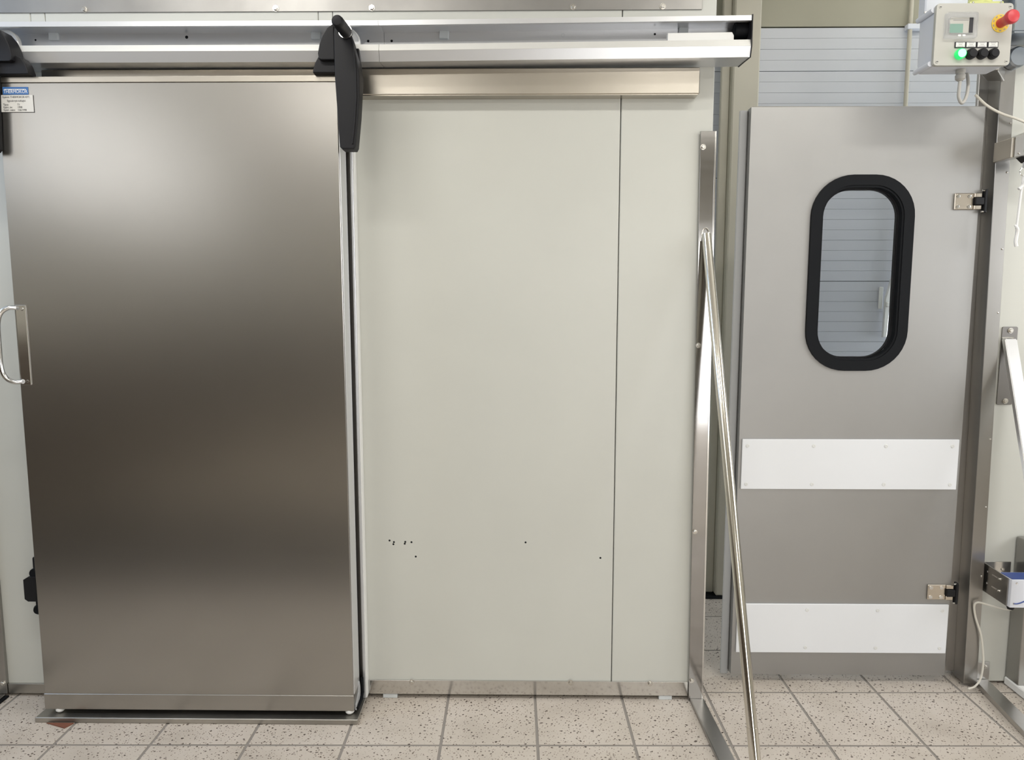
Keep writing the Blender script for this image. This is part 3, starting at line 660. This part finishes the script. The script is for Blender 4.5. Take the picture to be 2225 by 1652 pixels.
prism('mount_arm', [(1.53, 2.5065), (1.60, 2.5065), (1.70, 2.625), (1.64, 2.625)], 'z', 2.262, 2.30, 'frame_steel', cb, 0.002)
# beacon on top of the box
bc = thing('beacon_lamp', (1.49, 2.45, 2.437), 'yellow green lamp base on top of the control box', 'lamp')
box('base', 1.435, 1.545, 2.415, 2.485, 2.4365, 2.448, 'beacon_yellow', bc, 0.004, 2)
lathe('dome', [(0.034, 0.0), (0.034, 0.05), (0.028, 0.065), (0.0, 0.07)], (1.49, 2.452, 2.4485), (0, 0, 1), 'beacon_yellow', bc, 24)
for x in (1.446, 1.534): fix('screw', 'rivet', (x, 2.4148, 2.442), bc)
# conduit and cable duct behind the box
cdt = thing('cable_duct', (1.42, 2.60, 2.42), 'pale grey cable duct and conduit behind the control box', 'cable duct')
box('duct', 1.37, 1.63, 2.555, 2.60, 2.448, 2.74, 'box_grey', cdt, 0.004)
tube('conduit', [(1.381, 2.59, 2.447), (1.381, 2.59, 2.30)], 0.006, 'cable_grey', cdt, 10)
# steel operator housing at the top of the post
oh = thing('operator_housing', (1.75, 2.55, 2.39), 'blue grey steel housing at the top of the door post', 'housing')
box('cover', 1.650, 1.95, 2.52, 2.6285, 2.392, 2.80, 'trunk_steel', oh, 0.003)
box('base_lip', 1.650, 1.95, 2.515, 2.6285, 2.384, 2.3915, 'trunk_steel', oh, 0.001)
lathe('motor_cap', [(0.035, 0), (0.035, 0.03), (0.030, 0.036), (0, 0.036)], (1.725, 2.628, 2.335), (0, -1, 0), 'trunk_steel', oh, 24)

# thin cable across the post towards the right edge
tc = tube('thin_cable', spline([(1.600, 2.622, 2.215), (1.640, 2.618, 2.178), (1.690, 2.615, 2.150), (1.735, 2.60, 2.128), (1.79, 2.605, 2.110), (1.85, 2.63, 2.108)], 6), 0.0045, 'cable_white', None, 8)
tag(tc, 'thin pale cable crossing the door post below the control box', 'cable')
# pull switch
ps = thing('pull_switch', (1.74, 2.58, 1.95), 'steel pull switch bracket with white rope at the right edge', 'switch')
box('bracket', 1.683, 1.692, 2.535, 2.6284, 1.984, 2.050, 'header_steel', ps, 0.001)
prism('housing', [(1.692, 1.984), (1.692, 2.050), (1.79, 2.090), (1.79, 2.000)], 'y', 2.53, 2.6282, 'post_steel', ps, 0.001)
prism('switch_body', [(1.715, 1.986), (1.735, 1.968), (1.80, 1.968), (1.80, 1.996)], 'y', 2.525, 2.56, 'black_plastic', ps, 0.002)
for x, zz in ((1.706, 1.996), (1.726, 2.004)): fix('screw', 'rivet', (x, 2.53, zz), ps)
tube('eye', [(1.738, 2.545, 1.970), (1.738, 2.545, 1.950)], 0.005, 'chrome', ps, 8)
tube('ring', [(1.738 + 0.014 * math.cos(R(k * 22.5)), 2.545, 1.938 + 0.014 * math.sin(R(k * 22.5))) for k in range(17)], 0.0018, 'chrome', ps, 8)
rp_ = tube('rope', spline([(1.738, 2.545, 1.925), (1.736, 2.543, 1.90), (1.734, 2.545, 1.86), (1.730, 2.545, 1.78), (1.728, 2.545, 1.742)], 6), 0.0038, 'rope_white', ps, 8)
tube('rope_knot', spline([(1.738, 2.543, 1.927), (1.742, 2.54, 1.915), (1.738, 2.538, 1.895), (1.733, 2.54, 1.888), (1.722, 2.54, 1.878)], 5), 0.0055, 'rope_white', ps, 8)
tube('rope_end', spline([(1.720, 2.543, 1.756), (1.728, 2.54, 1.745), (1.732, 2.545, 1.73), (1.729, 2.545, 1.70), (1.733, 2.545, 1.683)], 5), [0.003 + 0.0035 * min(1, k / 8) for k in range(21)], 'rope_white', ps, 8)

# sensor on slotted bracket, low on the right wall
sb = thing('sensor_bracket', (1.80, 2.55, 0.40), 'slotted steel bracket holding a white sensor box low at the right edge', 'sensor')
box('wall_flange', 1.776, 1.884, YR - 0.005, YR - 0.0004, 0.385, 0.498, 'bright_steel', sb, 0.001)
fix('screw', 'hex', (1.853, YR - 0.005, 0.468), sb).scale = (0.7,) * 3
prism('arm', [(2.6545, 0.498), (2.6545, 0.388), (2.51, 0.385), (2.51, 0.489)], 'x', 1.7745, 1.7788, 'post_steel', sb, 0.0008)
for zz, dz in ((0.470, 0.0), (0.425, 0.0)):
    box('slot', 1.7736, 1.7744, 2.545, 2.595, zz - 0.0025, zz + 0.0025, 'chrome', sb)
    tube('pin', [(1.7744, 2.625, zz), (1.7722, 2.625, zz)], 0.004, 'chrome', sb, 8)
    tube('bolt', [(1.7735, 2.555, zz), (1.768, 2.555, zz)], 0.004, 'bolt_steel', sb, 6)
bx = box('sensor_box', 1.7790, 1.88, 2.497, 2.575, 0.383, 0.489, 'sensor_white', sb, 0.004, 2)
tube('blue_stripe', spline([(1.792, 2.4965, 0.400), (1.806, 2.4965, 0.400), (1.825, 2.4965, 0.407), (1.85, 2.4965, 0.422)], 5), 0.0025, 'sensor_blue', bx, 6)
box('blue_label', 1.784, 1.87, 2.503, 2.565, 0.4892, 0.491, 'sensor_blue', bx)
for x, zz in ((1.792, 0.400), (1.797, 0.477)): fix('screw', 'csk', (x, 2.4968, zz), bx).scale = (0.5, 0.8, 0.5)
lathe('cable_gland', [(0.013, 0), (0.013, -0.010), (0.010, -0.018), (0, -0.018)], (1.805, 2.53, 0.3828), (0, 0, 1), 'black_plastic', sb, 14)
sc = tube('sensor_cable', spline([(1.808, 2.53, 0.362), (1.80, 2.56, 0.352), (1.77, 2.60, 0.350), (1.742, 2.615, 0.352), (1.734, 2.622, 0.335), (1.742, 2.622, 0.29), (1.765, 2.618, 0.22), (1.776, 2.615, 0.15), (1.778, 2.612, 0.10), (1.768, 2.606, 0.05), (1.745, 2.60, 0.022), (1.720, 2.60, 0.012)], 6), 0.0036, 'cable_white', None, 8)
tag(sc, 'thin pale cable hanging from the sensor down to the floor', 'cable')

# dark mat added out of view, gives the sliding door its low dark band
mt = prism('added_mat', rrect(-3.2, -0.65, -0.15, 1.25, 0.03, 4), 'z', 0.0006, 0.010, 'added_mat_dark'); tag(mt, 'dark mat added out of view to darken the sliding door reflection', 'mat')
# ------------------------------------------------------------------ ceiling lamps (out of the picture, they light the room)
def lamp(x, y, power, color, label, lx=1.25, ly=0.16):
    t = thing('ceiling_lamp', (x, y, RH - 0.09), label, 'lamp', 'ceiling lamps')
    box('housing', x - lx / 2, x + lx / 2, y - ly / 2, y + ly / 2, RH - 0.06, RH - 0.0005, 'white_plastic', t, 0.006)
    for s in (-0.04, 0.04): tube('lamp_tube', [(x - lx / 2 + 0.03, y + s, RH - 0.078), (x + lx / 2 - 0.03, y + s, RH - 0.078)], 0.013, 'lamp_tube', t, 10)
    area('lamp_light', (x, y, RH - 0.10), (0, 0, 0), lx, ly, power, color)
WARM = (1.0, 0.98, 0.94)
lamp(-1.2, 1.3, 18, WARM, 'fluorescent ceiling lamp over the sliding door side of the room')
lamp(1.5, 1.3, 15, WARM, 'fluorescent ceiling lamp over the swing door side of the room')
lamp(-1.2, -1.2, 18, WARM, 'fluorescent ceiling lamp behind the viewer on the sliding door side')
lamp(1.5, -1.2, 18, WARM, 'fluorescent ceiling lamp behind the viewer on the swing door side')
lamp(1.9, 2.98, 1.5, (0.85, 0.92, 1.0), 'fluorescent ceiling lamp over the passage in front of the sectional door')
